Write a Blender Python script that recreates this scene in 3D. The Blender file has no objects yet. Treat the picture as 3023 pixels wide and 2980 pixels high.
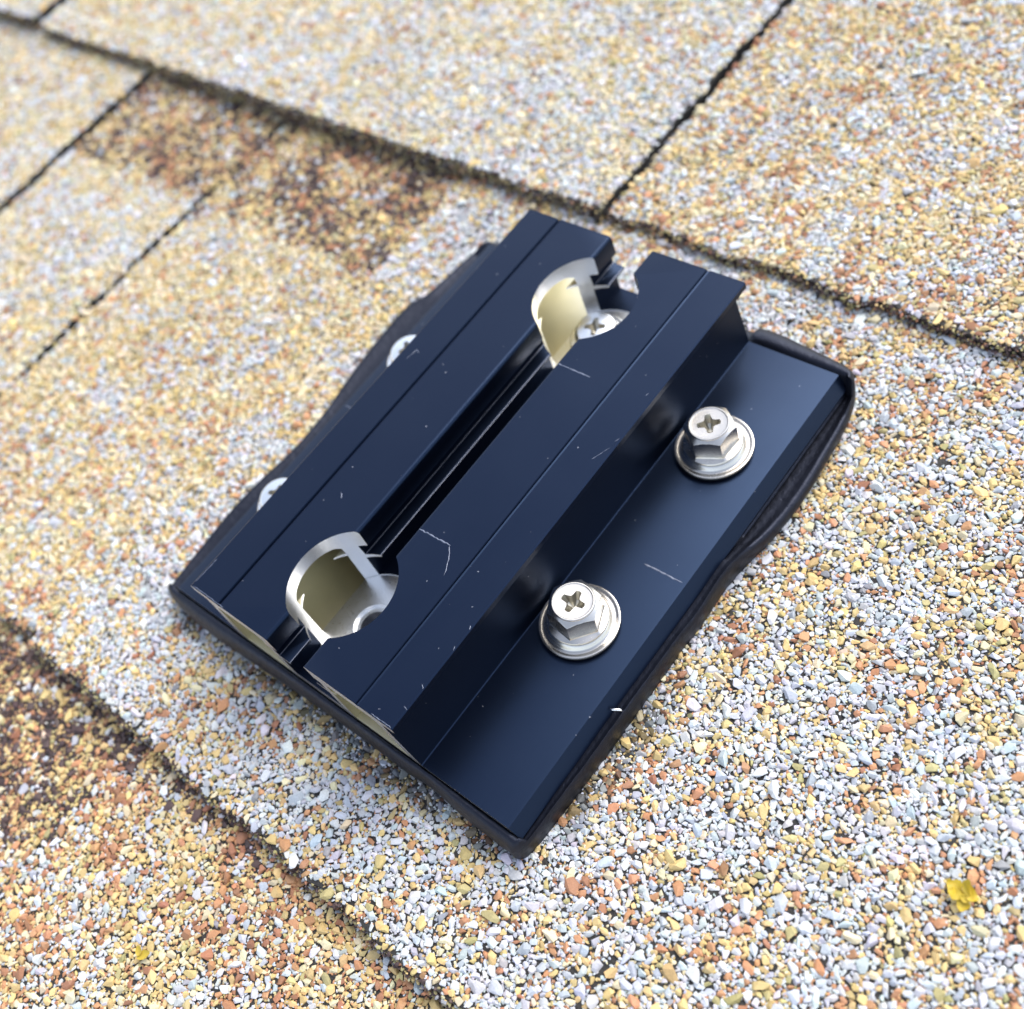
import bpy, bmesh, math
import numpy as np
from mathutils import Matrix, Vector

MM = 0.001
scene = bpy.context.scene
COL = scene.collection

# ------------------------------------------------------------------ camera
CAM_POS = (115.0503873628789, -16.478727418639558, 171.32018139743255)
RC = ((0.7500246086822528, 0.6017360233122703, -0.27454843765603276),
      (0.3882916703610609, -0.7366242687636462, -0.5537276093862769),
      (-0.535436891798885, 0.3087044620940211, -0.7861354145336479))
F_PX, CY_PX = 3428.924316428279, -47.09428877041825
cam = bpy.data.cameras.new('camera')
cam_ob = bpy.data.objects.new('camera', cam)
COL.objects.link(cam_ob)
m = Matrix(((RC[0][0], -RC[1][0], -RC[2][0], CAM_POS[0] * MM),
            (RC[0][1], -RC[1][1], -RC[2][1], CAM_POS[1] * MM),
            (RC[0][2], -RC[1][2], -RC[2][2], CAM_POS[2] * MM),
            (0, 0, 0, 1)))
cam_ob.matrix_world = m
cam.sensor_fit = 'HORIZONTAL'
cam.sensor_width = 36.0
cam.lens = 36.0 * F_PX / 3023.0
cam.shift_y = CY_PX / 3023.0
cam.clip_start = 0.005
cam.clip_end = 100.0
cam.dof.use_dof = True
cam.dof.focus_distance = 0.187
cam.dof.aperture_fstop = 15.0
scene.camera = cam_ob

# ------------------------------------------------------------------ light
SUN_EL, SUN_AZ = math.radians(50), math.radians(8)      # azimuth from +Y towards +X
world = bpy.data.worlds.new("World")
scene.world = world
world.use_nodes = True
nt = world.node_tree
bg = nt.nodes['Background']
sky = nt.nodes.new('ShaderNodeTexSky')
sky.sky_type = 'NISHITA'
sky.sun_disc = False
sky.sun_elevation = SUN_EL
sky.sun_rotation = SUN_AZ
sky.air_density = 1.0
sky.dust_density = 1.1
sky.ozone_density = 2.0
hs = nt.nodes.new('ShaderNodeHueSaturation')          # thin high cloud takes most of the blue out of the sky
hs.inputs['Saturation'].default_value = 0.55
nt.links.new(sky.outputs[0], hs.inputs['Color'])
nt.links.new(hs.outputs[0], bg.inputs[0])
bg.inputs[1].default_value = 0.15
sun = bpy.data.lights.new('sun', 'SUN')
sun.energy = 1.4
sun.angle = math.radians(50)
sun.color = (1.0, 0.93, 0.82)
sun_ob = bpy.data.objects.new('sun', sun)
COL.objects.link(sun_ob)
sd = Vector((math.sin(SUN_AZ) * math.cos(SUN_EL), math.cos(SUN_AZ) * math.cos(SUN_EL), math.sin(SUN_EL)))
sun_ob.rotation_euler = sd.to_track_quat('Z', 'Y').to_euler()
sun_ob.location = sd * 2
vs = scene.view_settings
vs.view_transform = 'Standard'
vs.look = 'None'
vs.gamma = 1.0
vs.exposure = 1.23


# ------------------------------------------------------------------ helpers
def project(P):
    """mm points (n,3) -> photo pixels (used only to decide how far out granules are worth modelling)"""
    q = (np.asarray(P, float) - np.array(CAM_POS)) @ np.array(RC).T
    return F_PX * q[:, 0] / q[:, 2] + 1511.5, F_PX * q[:, 1] / q[:, 2] + 1490 + CY_PX

def tag(o, label, cat, group=None, kind=None):
    if label: o['label'] = label
    if cat: o['category'] = cat
    if group: o['group'] = group
    if kind: o['kind'] = kind
    return o

def empty(name, loc=(0, 0, 0), rz=0.0):
    o = bpy.data.objects.new(name, None)
    o.empty_display_size = 0.01
    o.location = Vector(loc) * MM
    o.rotation_euler = (0, 0, rz)
    COL.objects.link(o)
    return o

def link_mesh(name, me, mats, parent=None, smooth=None):
    o = bpy.data.objects.new(name, me)
    for mt in mats:
        if mt.name not in [x.name for x in me.materials if x]:
            me.materials.append(mt)
    COL.objects.link(o)
    if parent is not None:
        o.parent = parent
    if smooth is not None:
        me.polygons.foreach_set('use_smooth', [True] * len(me.polygons))
        me.set_sharp_from_angle(angle=math.radians(smooth))
    return o

def pyd(name, V, F, mats, parent=None, smooth=None, fm=None, recalc=True):
    """build a mesh from mm coordinates"""
    me = bpy.data.meshes.new(name)
    me.from_pydata([tuple(c * MM for c in v) for v in V], [], F)
    if fm is not None:
        me.polygons.foreach_set('material_index', fm)
    if recalc:
        bm = bmesh.new(); bm.from_mesh(me)
        bmesh.ops.recalc_face_normals(bm, faces=bm.faces)
        bm.to_mesh(me); bm.free()
    me.update()
    return link_mesh(name, me, mats, parent, smooth)

def extrude_profile(poly, edge_mat, y0, y1, cap_mat):
    n = len(poly)
    V = [(x, y0, z) for x, z in poly] + [(x, y1, z) for x, z in poly]
    F, fm = [], []
    for i in range(n):
        j = (i + 1) % n
        F.append((i, j, n + j, n + i)); fm.append(edge_mat[i])
    F.append(tuple(range(n))); fm.append(cap_mat)
    F.append(tuple(range(2 * n - 1, n - 1, -1))); fm.append(cap_mat)
    return V, F, fm

def boolean_cut(o, cutter):
    md = o.modifiers.new('cut', 'BOOLEAN')
    md.operation = 'DIFFERENCE'; md.solver = 'EXACT'; md.object = cutter
    md.material_mode = 'TRANSFER'
    dg = bpy.context.evaluated_depsgraph_get()
    me = bpy.data.meshes.new_from_object(o.evaluated_get(dg))
    old = o.data
    o.modifiers.clear()
    o.data = me
    me.name = old.name
    bpy.data.meshes.remove(old)

def drop(o):
    me = o.data
    bpy.data.objects.remove(o); bpy.data.meshes.remove(me)

def cylinder_cut(cx, cy, r, z0, z1, mat, n=96, r0=None):
    r0 = r if r0 is None else r0
    V, F = [], []
    for k in range(n):
        a = 2 * math.pi * k / n
        V.append((cx + r0 * math.cos(a), cy + r0 * math.sin(a), z0))
    for k in range(n):
        a = 2 * math.pi * k / n
        V.append((cx + r * math.cos(a), cy + r * math.sin(a), z1))
    for k in range(n):
        j = (k + 1) % n
        F.append((k, j, n + j, n + k))
    F.append(tuple(range(n - 1, -1, -1))); F.append(tuple(range(n, 2 * n)))
    return pyd('cutter', V, F, [mat], bracket)

def lathe(prof, n=72):
    """prof: list of (r,z); ends closed with fans where r==0 is not given"""
    V, F = [], []
    for r, z in prof:
        for k in range(n):
            a = 2 * math.pi * k / n
            V.append((r * math.cos(a), r * math.sin(a), z))
    for i in range(len(prof) - 1):
        for k in range(n):
            j = (k + 1) % n
            F.append((i * n + k, i * n + j, (i + 1) * n + j, (i + 1) * n + k))
    F.append(tuple(range(n - 1, -1, -1)))
    b = (len(prof) - 1) * n
    F.append(tuple(range(b, b + n)))
    return V, F

# ------------------------------------------------------------------ materials
def new_mat(name):
    mt = bpy.data.materials.new(name)
    mt.use_nodes = True
    return mt, mt.node_tree, mt.node_tree.nodes['Principled BSDF']

def N(t, typ, **kw):
    n = t.nodes.new(typ)
    for k, v in kw.items():
        setattr(n, k, v)
    return n

def obj_coord(t, scale=1000.0):
    c = N(t, 'ShaderNodeTexCoord')
    mp = N(t, 'ShaderNodeMapping')
    mp.inputs['Scale'].default_value = (scale, scale, scale)
    t.links.new(c.outputs['Object'], mp.inputs[0])
    return mp.outputs[0]

def bump(t, b, src, strength, dist):
    bp = N(t, 'ShaderNodeBump')
    bp.inputs['Strength'].default_value = strength
    bp.inputs['Distance'].default_value = dist
    t.links.new(src, bp.inputs['Height'])
    t.links.new(bp.outputs[0], b.inputs['Normal'])
    return bp

def make_anodised():
    mt, t, b = new_mat('black_anodised_aluminium')
    co = obj_coord(t)
    b.inputs['Metallic'].default_value = 0.0
    b.inputs['IOR'].default_value = 1.54
    # fine satin grain along the extrusion
    mp = N(t, 'ShaderNodeMapping'); mp.inputs['Scale'].default_value = (6.0, 0.12, 6.0)
    t.links.new(co, mp.inputs[0])
    nz = N(t, 'ShaderNodeTexNoise'); nz.inputs['Scale'].default_value = 1.0; nz.inputs['Detail'].default_value = 3
    t.links.new(mp.outputs[0], nz.inputs['Vector'])
    mr = N(t, 'ShaderNodeMapRange')
    mr.inputs['To Min'].default_value = 0.25; mr.inputs['To Max'].default_value = 0.31
    t.links.new(nz.outputs[0], mr.inputs[0])
    # smudges
    sm = N(t, 'ShaderNodeTexNoise'); sm.inputs['Scale'].default_value = 0.06; sm.inputs['Detail'].default_value = 4
    t.links.new(co, sm.inputs['Vector'])
    ad = N(t, 'ShaderNodeMath', operation='MULTIPLY_ADD'); ad.inputs[1].default_value = 0.15
    t.links.new(sm.outputs[0], ad.inputs[0]); t.links.new(mr.outputs[0], ad.inputs[2])
    # sparse dust specks lying on the metal
    vo = N(t, 'ShaderNodeTexVoronoi'); vo.inputs['Scale'].default_value = 0.6
    dn = N(t, 'ShaderNodeTexNoise'); dn.inputs['Scale'].default_value = 3.0
    t.links.new(co, dn.inputs['Vector'])
    dv = N(t, 'ShaderNodeVectorMath', operation='MULTIPLY_ADD')
    dv.inputs[1].default_value = (0.5, 0.5, 0.5)
    t.links.new(dn.outputs['Color'], dv.inputs[0]); t.links.new(co, dv.inputs[2])
    t.links.new(dv.outputs[0], vo.inputs['Vector'])
    sp = N(t, 'ShaderNodeSeparateColor'); t.links.new(vo.outputs['Color'], sp.inputs[0])
    rad = N(t, 'ShaderNodeMapRange'); rad.inputs['From Min'].default_value = 0.72
    rad.inputs['To Min'].default_value = 0.0; rad.inputs['To Max'].default_value = 0.085
    t.links.new(sp.outputs[0], rad.inputs[0])
    lt = N(t, 'ShaderNodeMath', operation='LESS_THAN')
    t.links.new(vo.outputs['Distance'], lt.inputs[0]); t.links.new(rad.outputs[0], lt.inputs[1])
    sc = N(t, 'ShaderNodeMath', operation='MULTIPLY'); sc.inputs[1].default_value = 0.4
    t.links.new(lt.outputs[0], sc.inputs[0])
    mx = N(t, 'ShaderNodeMix', data_type='RGBA')
    mx.inputs[6].default_value = (0.0007, 0.0011, 0.0030, 1); mx.inputs[7].default_value = (0.45, 0.46, 0.5, 1)
    t.links.new(sc.outputs[0], mx.inputs[0])
    t.links.new(mx.outputs[2], b.inputs['Base Color'])
    t.links.new(ad.outputs[0], b.inputs['Roughness'])
    b.inputs['Specular Tint'].default_value = (0.30, 0.50, 1.0, 1)
    bump(t, b, nz.outputs[0], 0.08, 0.00005)
    return mt

def make_metal(name, col, rough, brush=(0.4, 12.0, 12.0), bs=0.06, var=0.08, col2=None):
    mt, t, b = new_mat(name)
    co = obj_coord(t)
    b.inputs['Metallic'].default_value = 1.0
    mp = N(t, 'ShaderNodeMapping'); mp.inputs['Scale'].default_value = brush
    t.links.new(co, mp.inputs[0])
    nz = N(t, 'ShaderNodeTexNoise'); nz.inputs['Scale'].default_value = 1.0; nz.inputs['Detail'].default_value = 4
    t.links.new(mp.outputs[0], nz.inputs['Vector'])
    mr = N(t, 'ShaderNodeMapRange')
    mr.inputs['To Min'].default_value = rough - var; mr.inputs['To Max'].default_value = rough + var
    t.links.new(nz.outputs[0], mr.inputs[0]); t.links.new(mr.outputs[0], b.inputs['Roughness'])
    n2 = N(t, 'ShaderNodeTexNoise'); n2.inputs['Scale'].default_value = 0.35; n2.inputs['Detail'].default_value = 5
    t.links.new(co, n2.inputs['Vector'])
    mx = N(t, 'ShaderNodeMix', data_type='RGBA')
    mx.inputs[6].default_value = (*col, 1); mx.inputs[7].default_value = (*(col2 or [c * .9 for c in col]), 1)
    t.links.new(n2.outputs[0], mx.inputs[0]); t.links.new(mx.outputs[2], b.inputs['Base Color'])
    bump(t, b, nz.outputs[0], bs, 0.0001)
    return mt

def make_rubber(name, col, rough, scale, dist):
    mt, t, b = new_mat(name)
    co = obj_coord(t)
    b.inputs['Base Color'].default_value = (*col, 1)
    n1 = N(t, 'ShaderNodeTexNoise'); n1.inputs['Scale'].default_value = scale; n1.inputs['Detail'].default_value = 5
    t.links.new(co, n1.inputs['Vector'])
    mr = N(t, 'ShaderNodeMapRange'); mr.inputs['To Min'].default_value = rough - .12; mr.inputs['To Max'].default_value = rough + .12
    t.links.new(n1.outputs[0], mr.inputs[0]); t.links.new(mr.outputs[0], b.inputs['Roughness'])
    b.inputs['Specular Tint'].default_value = (.62, .70, 1, 1)
    vo = N(t, 'ShaderNodeTexVoronoi'); vo.inputs['Scale'].default_value = 0.9
    t.links.new(co, vo.inputs['Vector'])
    pit = N(t, 'ShaderNodeMapRange'); pit.inputs['From Max'].default_value = 0.22
    t.links.new(vo.outputs['Distance'], pit.inputs[0])
    ad = N(t, 'ShaderNodeMath', operation='MULTIPLY_ADD'); ad.inputs[1].default_value = 0.35
    t.links.new(pit.outputs[0], ad.inputs[0]); t.links.new(n1.outputs[0], ad.inputs[2])
    bump(t, b, ad.outputs[0], 0.55, dist)
    return mt

def make_granule():
    mt, t, b = new_mat('ceramic_granules')
    at = N(t, 'ShaderNodeAttribute'); at.attribute_name = 'granule_color'
    co = obj_coord(t)
    nz = N(t, 'ShaderNodeTexNoise'); nz.inputs['Scale'].default_value = 3.5; nz.inputs['Detail'].default_value = 4
    t.links.new(co, nz.inputs['Vector'])
    mr = N(t, 'ShaderNodeMapRange'); mr.inputs['From Min'].default_value = .25; mr.inputs['From Max'].default_value = .75
    mr.inputs['To Min'].default_value = 0.84; mr.inputs['To Max'].default_value = 1.1
    t.links.new(nz.outputs[0], mr.inputs[0])
    mu = N(t, 'ShaderNodeVectorMath', operation='SCALE')
    t.links.new(at.outputs['Color'], mu.inputs[0]); t.links.new(mr.outputs[0], mu.inputs['Scale'])
    t.links.new(mu.outputs[0], b.inputs['Base Color'])
    b.inputs['Roughness'].default_value = 0.62
    bump(t, b, nz.outputs[0], 0.35, 0.00012)
    return mt

def make_asphalt():
    mt, t, b = new_mat('asphalt')
    co = obj_coord(t)
    nz = N(t, 'ShaderNodeTexNoise'); nz.inputs['Scale'].default_value = 1.6; nz.inputs['Detail'].default_value = 5
    t.links.new(co, nz.inputs['Vector'])
    mx = N(t, 'ShaderNodeMix', data_type='RGBA')
    mx.inputs[6].default_value = (.010, .009, .010, 1); mx.inputs[7].default_value = (.035, .032, .028, 1)
    t.links.new(nz.outputs[0], mx.inputs[0]); t.links.new(mx.outputs[2], b.inputs['Base Color'])
    b.inputs['Roughness'].default_value = 0.7
    bump(t, b, nz.outputs[0], 0.8, 0.0004)
    return mt

def make_far_shingle():
    mt, t, b = new_mat('granule_covered_shingle')
    co = obj_coord(t)
    vo = N(t, 'ShaderNodeTexVoronoi'); vo.inputs['Scale'].default_value = 1.1
    t.links.new(co, vo.inputs['Vector'])
    sp = N(t, 'ShaderNodeSeparateColor'); t.links.new(vo.outputs['Color'], sp.inputs[0])
    cr = N(t, 'ShaderNodeValToRGB'); cr.color_ramp.interpolation = 'CONSTANT'
    els = [(0, (.46, .47, .48)), (.34, (.50, .43, .31)), (.56, (.48, .34, .17)), (.76, (.38, .18, .08)), (.86, (.38, .41, .44)), (.93, (.05, .04, .035))]
    cr.color_ramp.elements[0].color = (*els[0][1], 1)
    cr.color_ramp.elements[1].position = els[1][0]; cr.color_ramp.elements[1].color = (*els[1][1], 1)
    for p, c in els[2:]:
        e = cr.color_ramp.elements.new(p); e.color = (*c, 1)
    t.links.new(sp.outputs[0], cr.inputs[0]); t.links.new(cr.outputs[0], b.inputs['Base Color'])
    inv = N(t, 'ShaderNodeMath', operation='SUBTRACT'); inv.inputs[0].default_value = 1.0
    t.links.new(vo.outputs['Distance'], inv.inputs[1])
    bump(t, b, inv.outputs[0], 1.0, 0.0011)
    b.inputs['Roughness'].default_value = 0.75
    return mt

M_ANO = make_anodised()
M_ALU = make_metal('raw_cut_aluminium', (.88, .89, .90), .30, brush=(3, 3, 14), bs=.12)
M_SCR = make_metal('dull_bare_scratch_and_glint', (.20, .22, .28), .5, bs=.2)
M_TAN = make_metal('yellowed_aluminium_inside', (.74, .69, .50), .40, brush=(8, .2, 8), bs=.05, col2=(.64, .60, .44))
M_INOX = make_metal('stainless_steel', (.62, .59, .545), .25, brush=(2, 2, 14), bs=.05, var=.06)
M_ZINC = make_metal('bright_zinc_plated_steel', (.93, .93, .92), .24, brush=(4, 4, 4), bs=.05, var=.06)
M_BUTYL = make_rubber('black_butyl', (.0016, .0016, .0024), .46, .8, .00025)
M_EPDM = make_rubber('black_epdm', (.010, .010, .010), .5, 2.0, .0001)
M_GRAN = make_granule()
M_ASPH = make_asphalt()
M_FAR = make_far_shingle()

# ------------------------------------------------------------------ roof under everything
def build_roof():
    V, F = [], []
    s = 3000
    V = [(-s, -s, -16), (s, -s, -16), (s, s, -16), (-s, s, -16)]
    o = pyd('roof', V, [(0, 1, 2, 3)], [M_FAR])
    o['kind'] = 'structure'
build_roof()

# ------------------------------------------------------------------ granules
def make_protos(k, n):
    out = []
    for i in range(k):
        r = np.random.default_rng(100 + i)
        p = r.normal(size=(n, 3)); p /= np.linalg.norm(p, axis=1)[:, None]
        p *= r.uniform(.78, 1.08, (n, 1))
        # knock one or two flat faces off, as crushed rock has
        for _ in range(2):
            d = r.normal(size=3); d /= np.linalg.norm(d)
            h = r.uniform(.45, .75)
            e = p @ d
            p = np.where((e > h)[:, None], p - np.outer(e - h, d), p)
        p += r.normal(scale=.015, size=p.shape)
        bm = bmesh.new()
        for q in p: bm.verts.new(q)
        res = bmesh.ops.convex_hull(bm, input=bm.verts)
        loose = [v for v in bm.verts if not v.link_faces]
        for v in loose: bm.verts.remove(v)
        bmesh.ops.triangulate(bm, faces=bm.faces)
        bm.verts.index_update()
        V = np.array([v.co[:] for v in bm.verts])
        F = np.array([[v.index for v in f.verts] for f in bm.faces])
        # outward winding
        c = V[F].mean(1); nn = np.cross(V[F][:, 1] - V[F][:, 0], V[F][:, 2] - V[F][:, 0])
        flip = (c * nn).sum(1) < 0
        F[flip] = F[flip][:, ::-1]
        out.append((V, F)); bm.free()
    return out
PROTO = make_protos(36, 17)

TILE = 66.0
def pack_tile(seed):
    r = np.random.default_rng(seed)
    cell = 3.0; nc = int(TILE / cell)
    grid = [[[] for _ in range(nc)] for _ in range(nc)]
    X, Y, S = [], [], []
    def try_add(x, y, s, k):
        ci, cj = int(x / cell) % nc, int(y / cell) % nc
        for di in (-1, 0, 1):
            for dj in (-1, 0, 1):
                for (px, py, ps) in grid[(ci + di) % nc][(cj + dj) % nc]:
                    dx = abs(px - x); dy = abs(py - y)
                    dx = min(dx, TILE - dx); dy = min(dy, TILE - dy)
                    if dx * dx + dy * dy < (k * (ps + s)) ** 2: return
        grid[ci][cj].append((x, y, s)); X.append(x); Y.append(y); S.append(s)
    for (smin, smax, tries, k) in ((1.2, 1.6, 170, .92), (.92, 1.2, 1600, .76), (.70, .92, 7000, .64), (.50, .70, 18000, .61), (.34, .50, 40000, .61)):
        pts = r.uniform(0, TILE, (tries, 2)); ss = r.uniform(smin, smax, tries)
        for (x, y), s in zip(pts.tolist(), ss.tolist()):
            try_add(x, y, s, k)
    return np.array(X), np.array(Y), np.array(S)
TX, TY, TS = [0.92 * a for a in pack_tile(5)]
TILE *= 0.92

def vnoise(x, y, cell, seed):
    r = np.random.default_rng(seed); T = r.uniform(size=(64, 64))
    u, v = x / cell + 1000, y / cell + 1000
    i, j = np.floor(u).astype(int), np.floor(v).astype(int)
    f, g = u - i, v - j
    f, g = f * f * (3 - 2 * f), g * g * (3 - 2 * g)
    a = T[i % 64, j % 64]; b = T[(i + 1) % 64, j % 64]; c = T[i % 64, (j + 1) % 64]; d = T[(i + 1) % 64, (j + 1) % 64]
    return (a * (1 - f) + b * f) * (1 - g) + (c * (1 - f) + d * f) * g

PAL = np.array([(.57, .575, .585), (.48, .51, .55), (.66, .565, .365), (.61, .44, .19), (.49, .245, .12), (.35, .16, .085),
                (.075, .045, .042), (.42, .36, .16), (.27, .27, .29)])
# order: white, blue grey, cream, tan, orange, rust, dark brown, olive, grey
MIX = {'white':  (.37, .24, .09, .17, .075, .03, .0, .03, .005),
       'warm':   (.20, .12, .24, .28, .09, .04, .0, .02, .01),
       'tan':    (.14, .06, .42, .31, .045, .012, .0, .03, .01),
       'pale':   (.44, .12, .36, .08, .03, .01, .0, .01, .01),
       'rusty':  (.14, .09, .19, .32, .15, .09, .0, .02, .0),
       'band':   (.04, .02, .05, .27, .08, .06, .44, .04, .0),
       'edge':   (.0, .0, .02, .06, .02, .04, .54, .22, .10)}
MIX = {k: np.array(v) / sum(v) for k, v in MIX.items()}

def lerp_mix(a, b, t):
    return MIX[a][None] * (1 - t)[:, None] + MIX[b][None] * t[:, None]
def sstep(a, b, x):
    t = np.clip((x - a) / (b - a), 0, 1); return t * t * (3 - 2 * t)

GRP = np.array([0, 0, 1, 1, 2, 2, 3, 1, 3])          # whites, tans, oranges, darks
def colours(P, r, x=None, y=None):
    if x is not None:                                  # granules of one colour tend to lie together
        f = np.stack([vnoise(x, y, 3.4, 301 + k) + .6 * vnoise(x, y, 9.0, 311 + k) for k in range(4)], 1)
        P = P * np.exp(2.6 * (f - f.mean(1, keepdims=True)))[:, GRP]
        P = P / P.sum(1, keepdims=True)
    c = (P.cumsum(1) > r.uniform(size=(len(P), 1))).argmax(1)
    base = PAL[c]
    v = r.normal(1, .11, (len(P), 1)); w = r.normal(1, .035, (len(P), 3))
    return np.clip(base * v * w, .008, .82)

def rock_mesh(name, pos, size, col, parent, r, flat=(.45, .70), tilt=.30):
    n = len(pos)
    which = r.integers(0, len(PROTO), n)
    Vs, Fs, Cs = [], [], []; off = 0
    for k, (PV, PF) in enumerate(PROTO):
        I = np.nonzero(which == k)[0]
        if not len(I): continue
        q = len(I)
        sc = np.stack([size[I] * r.uniform(1.0, 1.42, q), size[I] * r.uniform(.72, .98, q), size[I] * r.uniform(*flat, q)], 1)
        # random pose of the prototype first, then squash, then yaw and a little tilt
        a0 = r.uniform(0, 2 * np.pi, q); a = r.uniform(0, 2 * np.pi, q); tx = r.normal(0, tilt, q) ; ty = r.normal(0, tilt * .6, q)
        v = np.repeat(PV[None], q, 0)
        def rotz(v, a):
            c, s = np.cos(a)[:, None], np.sin(a)[:, None]
            return np.stack([v[..., 0] * c - v[..., 1] * s, v[..., 0] * s + v[..., 1] * c, v[..., 2]], -1)
        def rotx(v, a):
            c, s = np.cos(a)[:, None], np.sin(a)[:, None]
            return np.stack([v[..., 0], v[..., 1] * c - v[..., 2] * s, v[..., 1] * s + v[..., 2] * c], -1)
        def roty(v, a):
            c, s = np.cos(a)[:, None], np.sin(a)[:, None]
            return np.stack([v[..., 0] * c + v[..., 2] * s, v[..., 1], -v[..., 0] * s + v[..., 2] * c], -1)
        v = rotx(rotz(v, a0), r.uniform(0, 2 * np.pi, q))
        v = v * sc[:, None, :]
        v = rotz(roty(rotx(v, tx), ty), a) + pos[I][:, None, :]
        nv = len(PV)
        Vs.append(v.reshape(-1, 3))
        Fs.append((PF[None] + (np.arange(q) * nv)[:, None, None] + off).reshape(-1, 3))
        Cs.append(np.repeat(col[I], nv, 0))
        off += q * nv
    V = np.concatenate(Vs) * MM; F = np.concatenate(Fs); C = np.concatenate(Cs)
    me = bpy.data.meshes.new(name)
    me.vertices.add(len(V)); me.vertices.foreach_set('co', V.astype(np.float32).ravel())
    me.loops.add(F.size); me.loops.foreach_set('vertex_index', F.astype(np.int32).ravel())
    me.polygons.add(len(F)); me.polygons.foreach_set('loop_start', np.arange(0, F.size, 3, dtype=np.int32))
    at = me.attributes.new('granule_color', 'FLOAT_COLOR', 'POINT')
    at.data.foreach_set('color', np.concatenate([C, np.ones((len(C), 1))], 1).astype(np.float32).ravel())
    me.update(calc_edges=True)
    me.shade_flat()
    o = link_mesh(name, me, [M_GRAN], parent)
    o['kind'] = 'stuff'
    print('granules', n, len(F))
    return o

# outline of the butyl pad, seen from above (mm), anticlockwise from the near right corner
PAD = [(40.8, -1.6), (41.6, 8), (42.0, 22), (42.0, 40.4), (42.3, 46.6), (42.0, 53.8), (42.5, 60.0), (43.9, 67.0), (44.5, 74.0), (44.4, 80), (43.9, 86),
       (43.3, 92), (42.4, 97), (40.6, 101.6), (38.0, 103.4), (29.8, 104.6), (20, 105.2), (5, 103.4), (-12, 103.0), (-30, 103.2), (-44, 103.0), (-51.2, 102.8),
       (-53.2, 98), (-54.2, 92), (-55.0, 84.5), (-57.2, 79.5), (-57.4, 72), (-56.6, 63), (-55.4, 55), (-54.0, 47), (-53.6, 38), (-54.6, 28), (-55.0, 19), (-54.6, 11),
       (-53.9, 4.5), (-53.0, -.4), (-50.5, -2.0), (-44.5, -2.7), (-35.3, -2.9), (-25.3, -2.5), (-15.8, -2.2), (-4.9, -1.9), (5.8, -1.8), (14.9, -1.9),
       (20.8, -1.6), (28, -2.2), (34.0, -2.4), (38.5, -2.4)]
PADA = np.array(PAD)
def inside_poly(x, y, poly):
    c = np.zeros(len(x), bool); n = len(poly); j = n - 1
    for i in range(n):
        xi, yi = poly[i]; xj, yj = poly[j]
        if yi != yj:
            c ^= ((yi > y) != (yj > y)) & (x < (xj - xi) * (y - yi) / (yj - yi) + xi)
        j = i
    return c
PAD_IN = PADA.copy(); ctr = np.array([-5., 50.])
PAD_IN = ctr + (PADA - ctr) * np.array([.955, .965])

def EDGE_X(t, s):
    t = np.asarray(t, float)
    e = 1.0 * (vnoise(t, t * 0 + s * 7.7, 9, 31 + s) - .5) + .9 * (vnoise(t, t * 0 + s, 2.2, 51 + s) - .5)
    if s == 14:                              # ragged butt joint: blotchy gap low down, closed above
        e = e * 1.7 - 3.4 * (t > 88)
    if s == 26:
        e = e + .9 * (t > 90)
    return e

def slab(name, x0, x1, y0, y1, zt, zb, seeds, parent, front=True):
    """a torn-edged sheet of asphalt; seeds = (front, left, right) edge noise ids"""
    sf, sl, sr = seeds
    dx = 3.0
    xs = np.linspace(x0, x1, max(2, int((x1 - x0) / dx) + 1)); ys = np.linspace(y0, y1, max(2, int((y1 - y0) / dx) + 1))
    GX, GY = np.meshgrid(xs, ys, indexing='ij')
    GX[0, :] += EDGE_X(ys, sl); GX[-1, :] += EDGE_X(ys, sr)
    GY[:, 0] += EDGE_X(xs, sf) * 1.3
    GZ = zt + .25 * (vnoise(GX, GY, 14, 5) - .5)
    nx, ny = GX.shape
    V = np.stack([GX, GY, GZ], -1).reshape(-1, 3).tolist()
    V += np.stack([GX, GY, GZ * 0 + zb], -1).reshape(-1, 3).tolist()
    idx = lambda i, j: i * ny + j
    b = nx * ny
    F = []; fm = []
    cx = (GX[:-1, :-1] + GX[1:, 1:]) / 2; cy = (GY[:-1, :-1] + GY[1:, 1:]) / 2
    u, v = project(np.stack([cx.ravel(), cy.ravel(), np.full(cx.size, zt)], 1))
    vis = ((u > -MARG) & (u < 3023 + MARG) & (v > -MARG) & (v < 2980 + MARG)).reshape(cx.shape)
    for i in range(nx - 1):
        for j in range(ny - 1):
            F.append((idx(i, j), idx(i + 1, j), idx(i + 1, j + 1), idx(i, j + 1))); fm.append(0 if vis[i, j] else 1)
    for i in range(nx - 1):
        F.append((idx(i, 0), b + idx(i, 0), b + idx(i + 1, 0), idx(i + 1, 0))); fm.append(0)
        F.append((idx(i, ny - 1), idx(i + 1, ny - 1), b + idx(i + 1, ny - 1), b + idx(i, ny - 1))); fm.append(0)
    for j in range(ny - 1):
        F.append((idx(0, j), idx(0, j + 1), b + idx(0, j + 1), b + idx(0, j))); fm.append(0)
        F.append((idx(nx - 1, j), b + idx(nx - 1, j), b + idx(nx - 1, j + 1), idx(nx - 1, j + 1))); fm.append(0)
    return pyd(name, V, F, [M_ASPH, M_FAR], parent, fm=fm, recalc=False)

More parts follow.
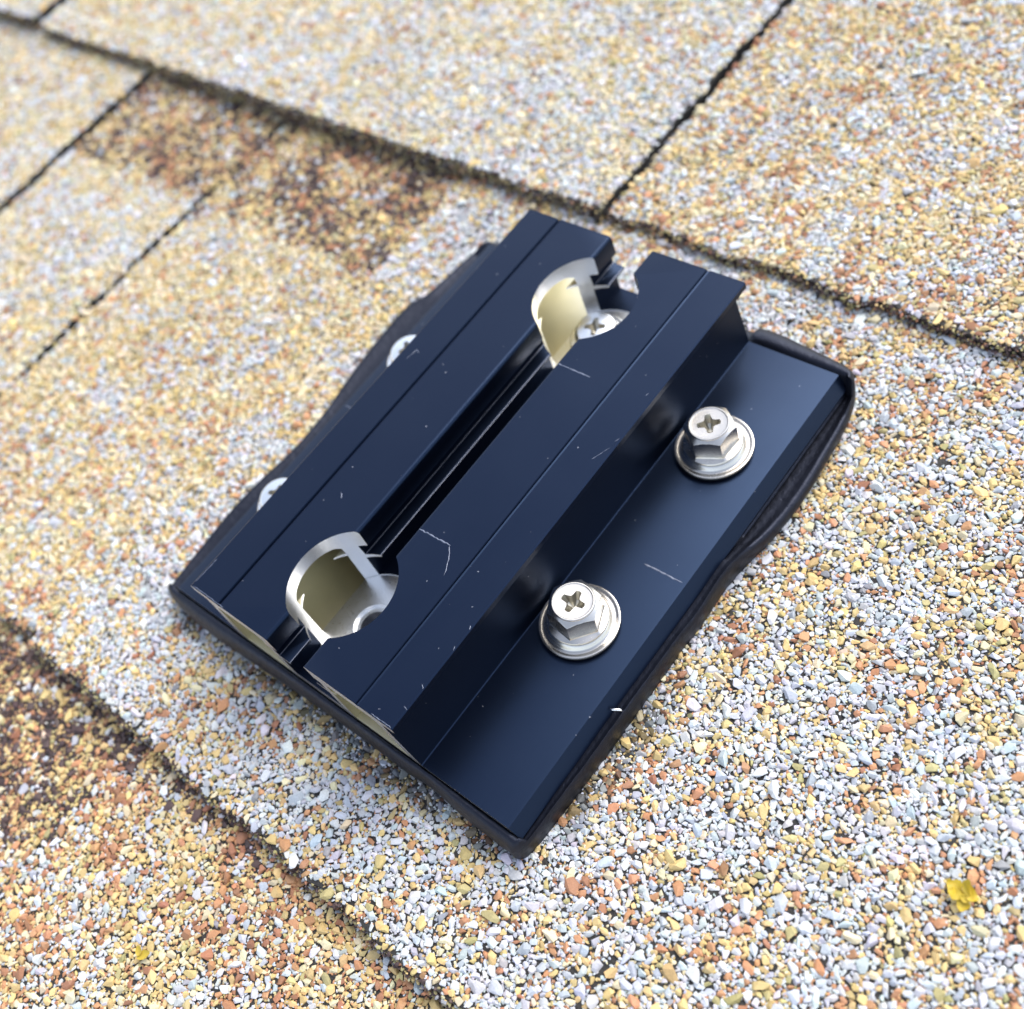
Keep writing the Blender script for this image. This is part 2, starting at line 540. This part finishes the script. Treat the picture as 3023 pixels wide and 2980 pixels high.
MARG = 700
def lay_granules(pieces, mixfun, parent, seed, yclip=None):
    """pieces: (x0,x1,y0,y1,zt,seeds) areas of one shingle that show; one mesh for the whole shingle"""
    r = np.random.default_rng(seed)
    P, S, C = [], [], []
    for (x0, x1, y0, y1, zt, zb, seeds, edges) in pieces:
        i0, i1 = math.floor(x0 / TILE), math.ceil(x1 / TILE); j0, j1 = math.floor(y0 / TILE), math.ceil(y1 / TILE)
        xs, ys, ss = [], [], []
        for i in range(i0, i1):
            for j in range(j0, j1):
                k = (i * 7 + j * 3 + seed) % 4                  # turned copies of the packing
                a, b = (TX, TY) if k < 2 else (TY, TX)
                if k % 2: a = TILE - a
                xs.append(a + i * TILE); ys.append(b + j * TILE); ss.append(TS)
        x = np.concatenate(xs); y = np.concatenate(ys); s = np.concatenate(ss)
        x = x + r.normal(0, .08, len(x)); y = y + r.normal(0, .08, len(x))
        sf, sl, sr = seeds
        ok = (x > x0 + EDGE_X(y, sl) + .1) & (x < x1 + EDGE_X(y, sr) - .1) & (y > y0 + 1.3 * EDGE_X(x, sf) + .1) & (y < y1)
        u, v = project(np.stack([x, y, np.full(len(x), zt)], 1))
        ok &= (u > -MARG) & (u < 3023 + MARG) & (v > -MARG) & (v < 2980 + MARG)
        if y0 < 50 and x1 > 0:
            ok &= ~inside_poly(x, y, PAD_IN)
        x, y, s = x[ok], y[ok], s[ok]
        z = zt + .25 * (vnoise(x, y, 14, 5) - .5) + s * r.uniform(.05, .38, len(x)) - .05
        P.append(np.stack([x, y, z], 1)); S.append(s)
        cc = colours(mixfun(x, y), r, x, y)
        if y0 < 50 and x1 > 0:               # dirty primer smear round the pad, darkened further as painted contact shadow
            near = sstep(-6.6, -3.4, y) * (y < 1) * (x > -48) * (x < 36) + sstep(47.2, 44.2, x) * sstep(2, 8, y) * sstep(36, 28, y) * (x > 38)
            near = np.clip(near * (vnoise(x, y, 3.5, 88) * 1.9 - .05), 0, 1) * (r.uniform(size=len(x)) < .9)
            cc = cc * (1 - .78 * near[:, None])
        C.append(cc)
        # fine grit pressed into the asphalt between the larger granules, near part only
        q = np.repeat(np.arange(len(x)), np.where(x * .6 - y * .5 > -75, 2, 1))
        xf = x[q] + r.normal(0, .8, len(q)); yf = y[q] + r.normal(0, .8, len(q))
        kf = (xf > x0 + EDGE_X(yf, sl) + .3) & (xf < x1 + EDGE_X(yf, sr) - .3) & (yf > y0 + 1.3 * EDGE_X(xf, sf) + .3) & (yf < y1)
        if y0 < 50 and x1 > 0: kf &= ~inside_poly(xf, yf, PAD_IN)
        xf, yf = xf[kf], yf[kf]
        P.append(np.stack([xf, yf, zt + .25 * (vnoise(xf, yf, 14, 5) - .5) + r.uniform(-.05, .22, len(xf))], 1)); S.append(r.uniform(.22, .42, len(xf)))
        C.append(colours(mixfun(xf, yf), r, xf, yf))
        # dark granules stuck in the torn edges
        for e in edges:
            if e == 'f': L_ = x1 - x0
            else: L_ = y1 - y0
            h = zt - zb
            n = int(L_ * (4.5 + 4.0 * h))
            tpos = r.uniform(0, 1, n) * L_; hh = r.uniform(.02, 1.0, n)
            jit = r.normal(0, .35, n)
            if e == 'f':
                xe = x0 + tpos; ye = y0 + 1.3 * EDGE_X(xe, sf) - .15 + jit - (1 - hh) * .3
            elif e == 'l':
                ye = y0 + tpos; xe = x0 + EDGE_X(ye, sl) + jit
            else:
                ye = y0 + tpos; xe = x1 + EDGE_X(ye, sr) + jit + .1
            ze = zb + h * hh + .1
            u, v = project(np.stack([xe, ye, ze], 1))
            k = (u > -MARG) & (u < 3023 + MARG) & (v > -MARG) & (v < 2980 + MARG)
            xe, ye, ze = xe[k], ye[k], ze[k]
            P.append(np.stack([xe, ye, ze], 1)); S.append(r.uniform(.2, .5, len(xe)))
            C.append(colours(np.repeat(MIX['edge'][None], len(xe), 0), r))
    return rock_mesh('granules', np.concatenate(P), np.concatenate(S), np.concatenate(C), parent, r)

def shingle(label, x, y, parts, pieces, mixfun, seed):
    root = empty('roof_shingle', (0, 0, 0))
    tag(root, label, 'shingle', 'asphalt shingles laid in courses')
    for (nm, x0, x1, y0, y1, zt, zb, seeds) in parts:
        slab(nm, x0, x1, y0, y1, zt, zb, seeds, root)
    lay_granules(pieces, mixfun, root, seed)
    return root

ZA, ZREC = -7.6, -9.2                 # bracket course: top layer and the recessed backing layer
ZC, ZCR = -11.2, -12.6                # course below
ZB, ZBR = -3.8, -5.2                  # course above

# course below the bracket (down the slope)
def mix_c(x, y):
    n = vnoise(x, y, 16, 201)
    base = lerp_mix('rusty', 'white', np.clip(.02 + .7 * sstep(10, 110, x + y * .4) + .25 * (n - .5), 0, 1))
    band = ((x < -40 + 3 * (vnoise(y, y * 0, 4, 9) - .5)) & (y > -57 + 5 * (n - .5))) * (.65 + .6 * (vnoise(x, y, 9, 203)))
    band = np.maximum(band, sstep(-33, -27, y) * sstep(18, -20, x) * (.15 + .7 * vnoise(x, y, 7, 205)))
    band = np.clip(band, 0, 1)
    return base * (1 - band[:, None]) + MIX['band'][None] * band[:, None]
shingle('lowest asphalt shingle, coarse tan and rust granules, dark brown band at its left', 0, 0,
        [('top_tab', -41, 330, -168, -18, ZC, -15.5, (1, 2, 3)), ('backing_layer', -330, -41.2, -168, -18, ZCR, -15.5, (4, 5, 6))],
        [(-41, 330, -168, -24, ZC, -12.6, (1, 2, 3), ''), (-330, -41.2, -168, -24, ZCR, -15, (4, 5, 6), '')], mix_c, 1)

# bracket course
def mix_a(x, y):
    n = vnoise(x, y, 18, 211); n2 = vnoise(x, y, 45, 213)
    t = sstep(-95, -18, x + .45 * (60 - y) + 30 * (n - .5))
    t = np.maximum(t, sstep(-84, -70, x) * sstep(70, 100, y))
    base = lerp_mix('tan', 'white', np.clip(t * .95 + .12 * (n2 - .5), 0, 1))
    far = sstep(30, 60, x) * sstep(60, 110, y)
    return base * (1 - .0 * far[:, None])
def mix_a_rec(x, y):
    n = vnoise(x, y, 15, 215)
    base = lerp_mix('tan', 'warm', n)
    lim = 88 + 6 * (n - .5) + 10 * (vnoise(x, y, 6, 217) - .5)
    band = sstep(-6, 5, y - lim) * (.68 + .6 * vnoise(x, y, 8, 218)) 
    band = np.clip(band, 0, 1)
    return base * (1 - band[:, None]) + MIX['band'][None] * band[:, None]
def mix_right(x, y):
    rec = (x < -76)
    out = mix_a(x, y); out[rec] = mix_a_rec(x[rec], y[rec]); return out
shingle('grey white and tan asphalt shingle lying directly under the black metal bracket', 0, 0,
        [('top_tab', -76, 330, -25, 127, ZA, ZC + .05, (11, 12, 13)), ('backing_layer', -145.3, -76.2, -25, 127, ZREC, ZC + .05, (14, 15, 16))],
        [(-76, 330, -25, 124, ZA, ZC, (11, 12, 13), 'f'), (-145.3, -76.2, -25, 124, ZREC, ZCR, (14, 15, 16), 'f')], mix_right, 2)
def mix_left(x, y):
    out = mix_a_rec(x, y)
    k = x < -208.5
    n = vnoise(x[k], y[k], 20, 221)
    out[k] = lerp_mix('tan', 'pale', .15 + .4 * n)
    k2 = (~k) & (y < 85)
    out[k2] = lerp_mix('pale', 'tan', vnoise(x[k2], y[k2], 20, 222) * .8)
    return out
shingle('cream and tan asphalt shingle at the far left edge, beyond the ragged gap', 0, 0,
        [('top_tab', -420, -209.2, -25, 127, ZA, ZCR, (21, 22, 23)), ('backing_layer', -208.6, -147.0, -25, 127, ZREC, ZCR, (24, 25, 26))],
        [(-420, -209.2, -25, 124, ZA, ZREC, (21, 22, 23), 'f'), (-208.6, -147.0, -25, 124, ZREC, ZCR, (24, 25, 26), 'f')], mix_left, 3)

# course above the bracket
def mix_b(x, y):
    n = vnoise(x, y, 28, 231)
    return lerp_mix('pale', 'tan', np.clip(.16 + .45 * sstep(-120, -250, x) + .3 * (n - .5), 0, 1))
def mix_br(x, y):
    n = vnoise(x, y, 22, 233)
    return lerp_mix('warm', 'white', np.clip(.15 + .8 * (n - .35), 0, 1))
def mix_bl(x, y):
    return lerp_mix('pale', 'tan', .2 + .5 * vnoise(x, y, 24, 235))
shingle('pale cream asphalt shingle at top centre, thick dark lower edge above the brown band', 0, 0,
        [('top_tab', -269.6, -33.4, 121.5, 300, ZB, ZREC + .05, (31, 32, 33))],
        [(-269.6, -33.4, 121.5, 296, ZB, ZREC, (31, 32, 33), 'f')], mix_b, 4)
shingle('tan and white asphalt shingle at upper right, right of the dark joint', 0, 0,
        [('top_tab', -32.6, 330, 122.2, 300, ZBR, ZA + .05, (34, 35, 36))],
        [(-32.6, 330, 122.2, 296, ZBR, ZA, (34, 35, 36), 'f')], mix_br, 5)
shingle('small corner of cream asphalt shingle in the top left corner', 0, 0,
        [('top_tab', -520, -272.6, 122.0, 300, ZB + 1.1, ZA + .05, (37, 38, 39))],
        [(-520, -272.6, 122.0, 296, ZB + 1.1, ZA, (37, 38, 39), 'f')], mix_bl, 6)

# ------------------------------------------------------------------ bracket
XM, LEN, HT = -4.75, 100.0, 16.82
HOLES = ((-4.81, 14.84), (-4.81, 84.98)); HR = 10.19
bracket = empty('roof_mount_bracket', (XM, 50, -6.6))
tag(bracket, 'black anodised aluminium twin-rail mount bracket with two round cut-outs', 'roof bracket')

def sub(V):      # into the bracket's own frame
    return [(x - XM, y - 50, z + 6.6) for x, y, z in V]

# rail: an arch profile, s = distance from the slot centre. Materials: 0 anodised, 1 cut aluminium, 2 yellowed inside, 3 sky glint painted on the fin edges
def rail_profile():
    P = [(6.25, -1.0, 0), (6.25, 8.2, 0), (3.5, 8.5, 0), (3.36, 8.75, 0), (3.46, 9.03, 3), (3.55, 9.08, 0), (6.0, 9.25, 3), (6.08, 9.29, 0), (6.25, 12.2, 0), (4.75, 12.2, 0), (4.66, 12.5, 0),
         (4.66, 16.0, 0), (4.75, 16.42, 0), (5.0, 16.7, 0), (5.4, HT, 0),
         (17.2, HT, 0), (17.42, 16.45, 0), (17.72, 16.32, 0), (17.98, HT - .02, 0),
         (25.25, HT, 0), (25.5, HT - .2, 0), (25.52, 15.5, 0), (25.2, 15.2, 0), (23.0, 14.9, 0), (22.3, 14.3, 0), (24.0, .18, 0), (24.05, .08, 0), (24.12, .03, 0), (24.24, -.02, 0), (24.24, -1.0, 1),
         (21.6, -1.0, 2), (20.4, 12.6, 2), (20.0, 13.4, 2), (19.2, 13.8, 2), (10.2, 13.8, 2), (9.0, 13.5, 2), (8.3, 12.7, 2), (8.2, 10.9, 2), (9.3, 11.25, 2), (9.45, 11.0, 2), (9.35, 10.8, 2),
         (8.2, 10.2, 2), (8.2, -1.0, 1)]
    return P
PR = rail_profile()
def build_rail(sign, yend):
    poly = [(sign * s + XM, z) for s, z, _ in PR]
    V, F, fm = extrude_profile(poly, [k for *_, k in PR], 0.0, yend, 1)
    return pyd('rail', sub(V), F, [M_ANO, M_ALU, M_TAN, M_SCR], bracket, fm=fm)
rails = [build_rail(1, LEN), build_rail(-1, LEN)]

BP = [(-49.6, -3.5, 0), (-49.75, -2.9, 0), (-48.0, -.12, 0), (-47.7, 0, 0), (XM - 23.0, 0, 2), (XM - 8.1, 0, 2), (XM - 8.1, 2.0, 0), (XM + 8.1, 2.0, 2), (XM + 8.1, 0, 2), (XM + 23.0, 0, 0),
      (38.0, 0, 0), (38.3, -.12, 0), (40.05, -2.75, 0), (39.95, -3.5, 0)]
V, F, fm = extrude_profile([(x, z) for x, z, _ in BP], [k for *_, k in BP], 0.02, LEN - .02, 1)
base = pyd('base_plate', sub(V), F, [M_ANO, M_ALU, M_TAN], bracket, fm=fm)
for hx, hy in HOLES:
    c = cylinder_cut(hx - XM, hy - 50, HR, -3, 30, M_ALU)
    for r_ in rails: boolean_cut(r_, c)
    drop(c)
    c = cylinder_cut(hx - XM, hy - 50, HR, 1.85 + 6.6, 30, M_ALU)
    boolean_cut(base, c); drop(c)
    c = cylinder_cut(hx - XM, hy - 50, 4.4, 1.2 + 6.6, 20, M_ALU, n=64, r0=4.0)
    boolean_cut(base, c); drop(c)
    c = cylinder_cut(hx - XM, hy - 50, 2.9, -10, 20, M_ALU, n=48)
    boolean_cut(base, c); drop(c)
for o in rails + [base]:
    o.data.polygons.foreach_set('use_smooth', [True] * len(o.data.polygons))
    o.data.set_sharp_from_angle(angle=math.radians(30))

# scribe marks and scratches: shallow burred lines where bare metal shows
def scratch(pts, w, z, name='scribe_mark', parent=None, h=.05):
    pts = [np.array(p, float) for p in pts]
    r = np.random.default_rng(int(abs(pts[0][0]) * 97 + abs(pts[0][1]) * 13))
    Q = []
    for a, b in zip(pts[:-1], pts[1:]):
        n = max(3, int(np.linalg.norm(b - a) / .45))
        for k in range(n): Q.append(a + (b - a) * k / n)
    Q.append(pts[-1]); Q = np.array(Q)
    T = np.gradient(Q, axis=0); T /= np.linalg.norm(T, axis=1)[:, None] + 1e-9
    Nn = np.stack([-T[:, 1], T[:, 0]], 1)
    W = w * .62 * r.uniform(.45, 1.15, len(Q)); W[0] *= .3; W[-1] *= .3
    V, F = [], []
    for q, nn, ww in zip(Q, Nn, W):
        o_ = r.normal(0, .04)
        for s_, zz in ((-1, 0), (-.2, h * r.uniform(.5, 1.2)), (1, 0)):
            p = q + nn * (ww * .5 * s_ + o_)
            V.append((p[0], p[1], z + zz + .004))
    for i in range(len(Q) - 1):
        for k in (0, 1):
            F.append((i * 3 + k, i * 3 + k + 1, i * 3 + 4 + k, i * 3 + 3 + k))
    return pyd(name, sub(V), F, [M_SCR], bracket, recalc=False)
scratch([(.3, 29.9), (7.5, 30.1)], .42, HT)
scratch([(7.3, 30.0), (9.0, 27.8), (10.3, 25.1)], .2, HT, 'scratch', h=.03)
scratch([(.2, 69.8), (7.8, 69.8)], .5, HT)
scratch([(29.7, 49.7), (37.6, 49.8)], .55, 0)
scratch([(-47.5, 50.3), (-44.6, 50.1)], .45, 0)
scratch([(20.0, 58.9), (18.6, 55.5)], .16, HT, 'scratch', h=.03)
for (a, b) in (((-27.5, 60.5), (-27.9, 57.8)), ((-27.6, 60.4), (-26.5, 60.1)), ((-18.2, 28.6), (-17.2, 27.6)), ((20.2, 20.3), (20.6, 19.6)), ((20.3, 16.2), (20.7, 15.4)), ((20.0, 8.4), (20.7, 7.8)), ((19.9, 4.0), (20.7, 3.8)),
               ((20.4, 61.2), (19.9, 60.4)), ((19.4, 71.5), (19.0, 70.8)), ((-29.6, .25), (-21, .2)), ((-29.9, 1), (-29.6, 6.5)), ((16, .2), (20.5, .25))):
    scratch([a, b], .2, HT, 'scratch', h=.03)

# butyl pad squeezed out round the base plate
def build_pad():
    P = PADA
    # resample closed outline with a Catmull-Rom curve
    n = len(P); Q = []
    for i in range(n):
        p0, p1, p2, p3 = P[i - 1], P[i], P[(i + 1) % n], P[(i + 2) % n]
        m_ = max(2, int(np.linalg.norm(p2 - p1) / .9))
        for k in range(m_):
            t = k / m_
            Q.append(.5 * ((2 * p1) + (-p0 + p2) * t + (2 * p0 - 5 * p1 + 4 * p2 - p3) * t * t + (-p0 + 3 * p1 - 3 * p2 + p3) * t ** 3))
    Q = np.array(Q)
    rr = np.random.default_rng(3)
    V, F = [], []
    x0, x1, y0, y1 = -49.55, 39.9, .0, 100.0
    sec = 11
    for qx, qy in Q:
        a = np.array([min(max(qx, x0), x1), min(max(qy, y0), y1)])
        d = np.array([qx, qy]) - a; w = np.linalg.norm(d); d = d / (w + 1e-6)
        nzv = float(vnoise(np.array([qx]), np.array([qy]), 5.0, 401)[0]) - .5
        nz2 = float(vnoise(np.array([qx]), np.array([qy]), 12.0, 402)[0]) - .5
        if qy < .2 or qy > 99.9:
            top = -.55 + .9 * nz2 - .25 * max(0, (qx - 22) / 18)
            if qy > 99.9: top = .35 + 1.2 * nz2 if qx > 19 else -1.2
            prof = [(-.4, -3.6), (0.03, top - .9), (.10, top - .25), (.24, top + .05), (.42, top - .02), (.62, top - .45), (.8, top - 1.1), (.93, top - 2.0), (1.0, -4.2), (.98, -5.6), (.8, -7.3)]
        else:
            shelf = float(sstep(58, 66, np.array([qy]))[0]) if qx > 0 else .35
            ti, tr = -3.15 - 1.0 * shelf + .35 * nz2, -2.7 - .75 * shelf + .7 * nz2
            if qx > 0 and qy < 58:
                ti, tr = -2.75 + .5 * nz2, -2.35 + .9 * nz2
            k = w
            prof = [(-.5, -3.55), (0.03, ti - .15), (.12, ti), (.35, ti - .02), (.58, (ti + tr) / 2 - .12 * shelf), (.72, tr - .05), (.82, tr + .06), (.92, tr - .25), (1.0, tr - 1.1), (1.0, -5.4), (.86, -7.3)]
        for t, z in prof:
            p = a + d * (t * w if t > 0 else t)
            V.append((p[0] + rr.normal(0, .02), p[1] + rr.normal(0, .02), z + .10 * nzv))
    n = len(Q)
    for i in range(n):
        j = (i + 1) % n
        for k in range(sec - 1):
            F.append((i * sec + k, i * sec + k + 1, j * sec + k + 1, j * sec + k))
    F.append(tuple(i * sec for i in range(n)))
    F.append(tuple(i * sec + sec - 1 for i in range(n - 1, -1, -1)))
    o = pyd('butyl_pad', sub(V), F, [M_BUTYL], bracket, smooth=65)
    return o
build_pad()

# ------------------------------------------------------------------ screws
def cross_cutter(span, width, depth, z, mat, rot=0.0):
    h, w = span / 2, width / 2
    c = w * 1.55
    out = []
    for k in range(4):
        a = k * math.pi / 2 + rot
        for (px, py) in ((h * .93, -w * .8), (h, 0), (h * .93, w * .8), (c * 1.2, w * 1.02), (c * .82, c * .82), (w * 1.02, c * 1.2)):
            out.append((px * math.cos(a) - py * math.sin(a), px * math.sin(a) + py * math.cos(a)))
    n = len(out)
    V = [(x * 1.06, y * 1.06, z + .4) for x, y in out] + [(x, y, z) for x, y in out] + [(x * .62, y * .62, z - depth * .75) for x, y in out] + [(x * .2, y * .2, z - depth) for x, y in out]
    F = []
    for L_ in range(3):
        for i in range(n):
            j = (i + 1) % n
            F.append((L_ * n + i, L_ * n + j, (L_ + 1) * n + j, (L_ + 1) * n + i))
    F.append(tuple(range(n - 1, -1, -1))); F.append(tuple(range(3 * n, 4 * n)))
    return pyd('cutter', V, F, [mat])

M_RECESS = make_metal('dull_recess_steel', (.50, .48, .42), .38, brush=(6, 6, 6), bs=.1)

def make_hex_screw(label):
    root = empty('hex_head_screw', (0, 0, 0))
    tag(root, label, 'screw', 'hex washer-head screws on the right flange')
    # rubber gasket
    Vg, Fg = lathe([(2, 0.02), (6.5, 0.02), (6.95, .25), (7.0, .7), (6.6, 1.0), (2, 1.0)])
    pyd('gasket', Vg, Fg, [M_EPDM], root, smooth=40)
    # cupped metal washer
    Vw, Fw = lathe([(2, .85), (6.6, .85), (7.05, .92), (7.2, 1.12), (7.12, 1.34), (6.85, 1.42), (6.6, 1.34), (6.3, 1.28), (6.0, 1.36), (5.75, 1.6), (5.55, 2.1), (5.2, 2.4), (4.5, 2.45), (2, 2.45)])
    pyd('washer', Vw, Fw, [M_INOX], root, smooth=35)
    # head: flange skirt, hexagon trimmed by a cone, dished top
    n = 240; zt = 8.1
    def hexr(a, af=8.3):
        b = (a % (math.pi / 3)) - math.pi / 6
        return af / 2 / math.cos(b)
    rings = []
    for r_, z_ in ((2, 2.4), (5.2, 2.4), (5.38, 2.5), (5.42, 2.75), (5.3, 2.95)):
        rings.append([(r_, z_)] * n)
    A = [2 * math.pi * k / n for k in range(n)]
    rings.append([(min(hexr(a) + .12, 5.2), 3.25) for a in A])
    for z_ in np.linspace(3.45, zt - .25, 64):
        rings.append([(min(hexr(a), 3.72 + (zt - .25 - z_) * 1.35), z_) for a in A])
    for r_, z_ in ((3.66, zt - .1), (3.55, zt), (3.38, zt), (3.25, zt - .12), (2.9, zt - .14), (0.4, zt - .14)):
        rings.append([(r_, z_)] * n)
    V, F = [], []
    for rg in rings:
        for a, (r_, z_) in zip(A, rg): V.append((r_ * math.cos(a), r_ * math.sin(a), z_))
    for i in range(len(rings) - 1):
        for k in range(n):
            j = (k + 1) % n
            F.append((i * n + k, i * n + j, (i + 1) * n + j, (i + 1) * n + k))
    F.append(tuple(range(n - 1, -1, -1))); b = (len(rings) - 1) * n; F.append(tuple(range(b, b + n)))
    head = pyd('head', V, F, [M_INOX], root)
    c = cross_cutter(4.3, 1.25, 2.2, zt - .14, M_RECESS, rot=.25)
    boolean_cut(head, c); drop(c)
    head.data.polygons.foreach_set('use_smooth', [True] * len(head.data.polygons))
    head.data.set_sharp_from_angle(angle=math.radians(24))
    return root

def make_pan_screw(label, group):
    root = empty('pan_head_screw', (0, 0, 0))
    tag(root, label, 'screw', group)
    Vw, Fw = lathe([(2, 0.02), (5.5, 0.02), (5.7, .12), (5.7, .75), (5.5, .9), (2, .9)])
    pyd('washer', Vw, Fw, [M_ZINC], root, smooth=35)
    Vs, Fs = lathe([(1.2, -8), (2.3, -6), (2.3, .95), (1.0, .95)], n=40)
    pyd('shank', Vs, Fs, [M_ZINC], root, smooth=35)
    zt = 3.9
    V, F = lathe([(1, .88), (4.1, .88), (4.35, 1.05), (4.45, 1.5), (4.42, 2.2), (4.25, 2.75), (4.0, 3.3), (3.8, 3.5), (3.6, 3.58), (3.4, 3.6), (2.4, 3.75), (1.5, 3.83), (.4, 3.86)])
    head = pyd('head', V, F, [M_ZINC], root)
    c = cross_cutter(4.4, 1.15, 2.0, zt - .12, M_RECESS, rot=.1)
    boolean_cut(head, c); drop(c)
    head.data.polygons.foreach_set('use_smooth', [True] * len(head.data.polygons))
    head.data.set_sharp_from_angle(angle=math.radians(35))
    return root

def copy_thing(root, label):
    r_ = root.copy(); COL.objects.link(r_); r_['label'] = label
    for ch in list(root.children):
        c = ch.copy(); COL.objects.link(c); c.parent = r_
    return r_

hx = make_hex_screw('steel hex head screw on the right flange, closer to the front corner, vertex facing forward')
hx.location = Vector((27.0, 34.6, 0)) * MM; hx.rotation_euler = (0, 0, math.radians(-7))
h2 = copy_thing(hx, 'steel hex head screw on the right flange, closer to the bracket\'s far end')
h2.location = Vector((27.4, 75.6, 0)) * MM; h2.rotation_euler = (0, 0, math.radians(26))
for ch in hx.children:                                   # this one was driven a little askew
    if ch.name.startswith('head'):
        ax = Vector((-.6, .75, 0)); ax.rotate(Matrix.Rotation(math.radians(7), 3, 'Z'))
        pv = Vector((0, 0, 2.5 * MM))
        ch.matrix_basis = Matrix.Translation(pv) @ Matrix.Rotation(math.radians(5.5), 4, ax) @ Matrix.Translation(-pv)
ps = make_pan_screw('bright cross-slot pan head screw sitting inside the farther round cut-out', 'pan head screws through the bracket')
ps.location = Vector((-6.0, 86.2, 3.2)) * MM; ps.rotation_euler = (math.radians(3), 0, math.radians(20))
p2 = copy_thing(ps, 'bright pan head screw half hidden behind the left rail, farther of the pair')
p2.location = Vector((-41.6, 66.4, 0)) * MM; p2.rotation_euler = (0, 0, math.radians(50))
p3 = copy_thing(ps, 'bright pan head screw half hidden behind the left rail, nearer the front corner')
p3.location = Vector((-41.6, 25.6, 0)) * MM; p3.rotation_euler = (0, 0, math.radians(15))

# ------------------------------------------------------------------ small debris
def make_plant_mat(name, col, col2):
    mt, t, b = new_mat(name)
    co = obj_coord(t)
    nz = N(t, 'ShaderNodeTexNoise'); nz.inputs['Scale'].default_value = 1.2; nz.inputs['Detail'].default_value = 3
    t.links.new(co, nz.inputs['Vector'])
    mx = N(t, 'ShaderNodeMix', data_type='RGBA'); mx.inputs[6].default_value = (*col, 1); mx.inputs[7].default_value = (*col2, 1)
    t.links.new(nz.outputs[0], mx.inputs[0]); t.links.new(mx.outputs[2], b.inputs['Base Color'])
    b.inputs['Roughness'].default_value = .6
    b.inputs['Subsurface Weight'].default_value = .15
    b.inputs['Subsurface Radius'].default_value = (.001, .0008, .0002)
    return mt
M_YEL = make_plant_mat('yellow_petal', (.60, .46, .03), (.46, .30, .02))
M_YGR = make_plant_mat('yellow_green_leaf', (.55, .42, .03), (.45, .30, .05))

def petal_geo(length, width, curl, ang, lift, n=7, th=.12):
    V, F = [], []
    ca, sa = math.cos(ang), math.sin(ang)
    for side in (0, 1):
        for i in range(n):
            t = i / (n - 1); w = width * math.sin(math.pi * (.12 + .80 * t)) ** .8
            for k in range(5):
                s = (k - 2) / 2
                x = length * t; y = w * .5 * s
                z = lift + curl * t * t + .35 * abs(s) ** 2 * width * .4 - side * th
                V.append((x * ca - y * sa, x * sa + y * ca, z))
    q = n * 5
    for side in (0, 1):
        for i in range(n - 1):
            for k in range(4):
                a = side * q + i * 5 + k
                f = (a, a + 1, a + 6, a + 5)
                F.append(f if side == 0 else f[::-1])
    rim = [i * 5 for i in range(n)] + [(n - 1) * 5 + k for k in range(1, 5)] + [i * 5 + 4 for i in range(n - 2, -1, -1)] + [3, 2, 1]
    for a, b in zip(rim, rim[1:] + rim[:1]): F.append((a, b, b + q, a + q))
    return V, F

fl = empty('fallen_flower', (97.2, 30.0, -6.4))
tag(fl, 'small crumpled yellow flower lying on the grey granules at lower right', 'flower')
for k, (ang, ln, wd, lf, cu) in enumerate(((.5, 2.2, 1.9, .5, .2), (1.3, 1.7, 1.4, .7, 1.5), (2.9, 2.4, 2.2, .1, .3), (3.7, 1.9, 1.6, .5, .9), (5.3, 2.3, 1.8, .0, .1), (6.1, 1.6, 1.3, .6, -.3))):
    V, F = petal_geo(ln, wd, cu, ang, lf, th=.06)
    V = [(x + .25 * math.sin(3 * y + k), y + .25 * math.sin(2.6 * x + 2 * k), z + .22 * math.sin(4 * x + k) * math.cos(3 * y)) for x, y, z in V]
    pyd('petal', V, F, [M_YEL], fl, smooth=50)

V, F = petal_geo(2.6, 1.6, .4, .8, 0, th=.06)
V2, F2 = petal_geo(1.5, 1.2, .5, 2.2, .1, th=.06)
pt = pyd('fallen_petal', [(x, y, z) for x, y, z in V] + [(x + .3, y + .3, z + .2) for x, y, z in V2], F + [tuple(i + len(V) for i in f) for f in F2], [M_YGR], smooth=50)
pt.location = Vector((-7.2, -52.4, -9.9)) * MM
tag(pt, 'tiny yellow green leaf scrap on the rusty granules at lower left', 'leaf scrap')

def curl_ribbon():
    V, F = [], []
    n = 26
    for i in range(n):
        t = i / (n - 1); a = -1.0 + 4.6 * t; r_ = 1.25 - .6 * t
        for w in (-.28, .28):
            V.append((r_ * math.cos(a), w * (1 - .6 * t) + .9 * (t - .5), r_ * math.sin(a) * .55 + .8))
    for i in range(n - 1): F.append((2 * i, 2 * i + 1, 2 * i + 3, 2 * i + 2))
    me = pyd('metal_shaving', V, F, [M_ZINC], recalc=False, smooth=60)
    md = me.modifiers.new('thick', 'SOLIDIFY'); md.thickness = .00008
    return me
sh = curl_ribbon()
sh.location = Vector((40.2, 25.4, -2.6)) * MM; sh.rotation_euler = (.3, .2, .9)
tag(sh, 'tiny curled silver metal shaving stuck on the butyl beside the right flange', 'metal shaving')
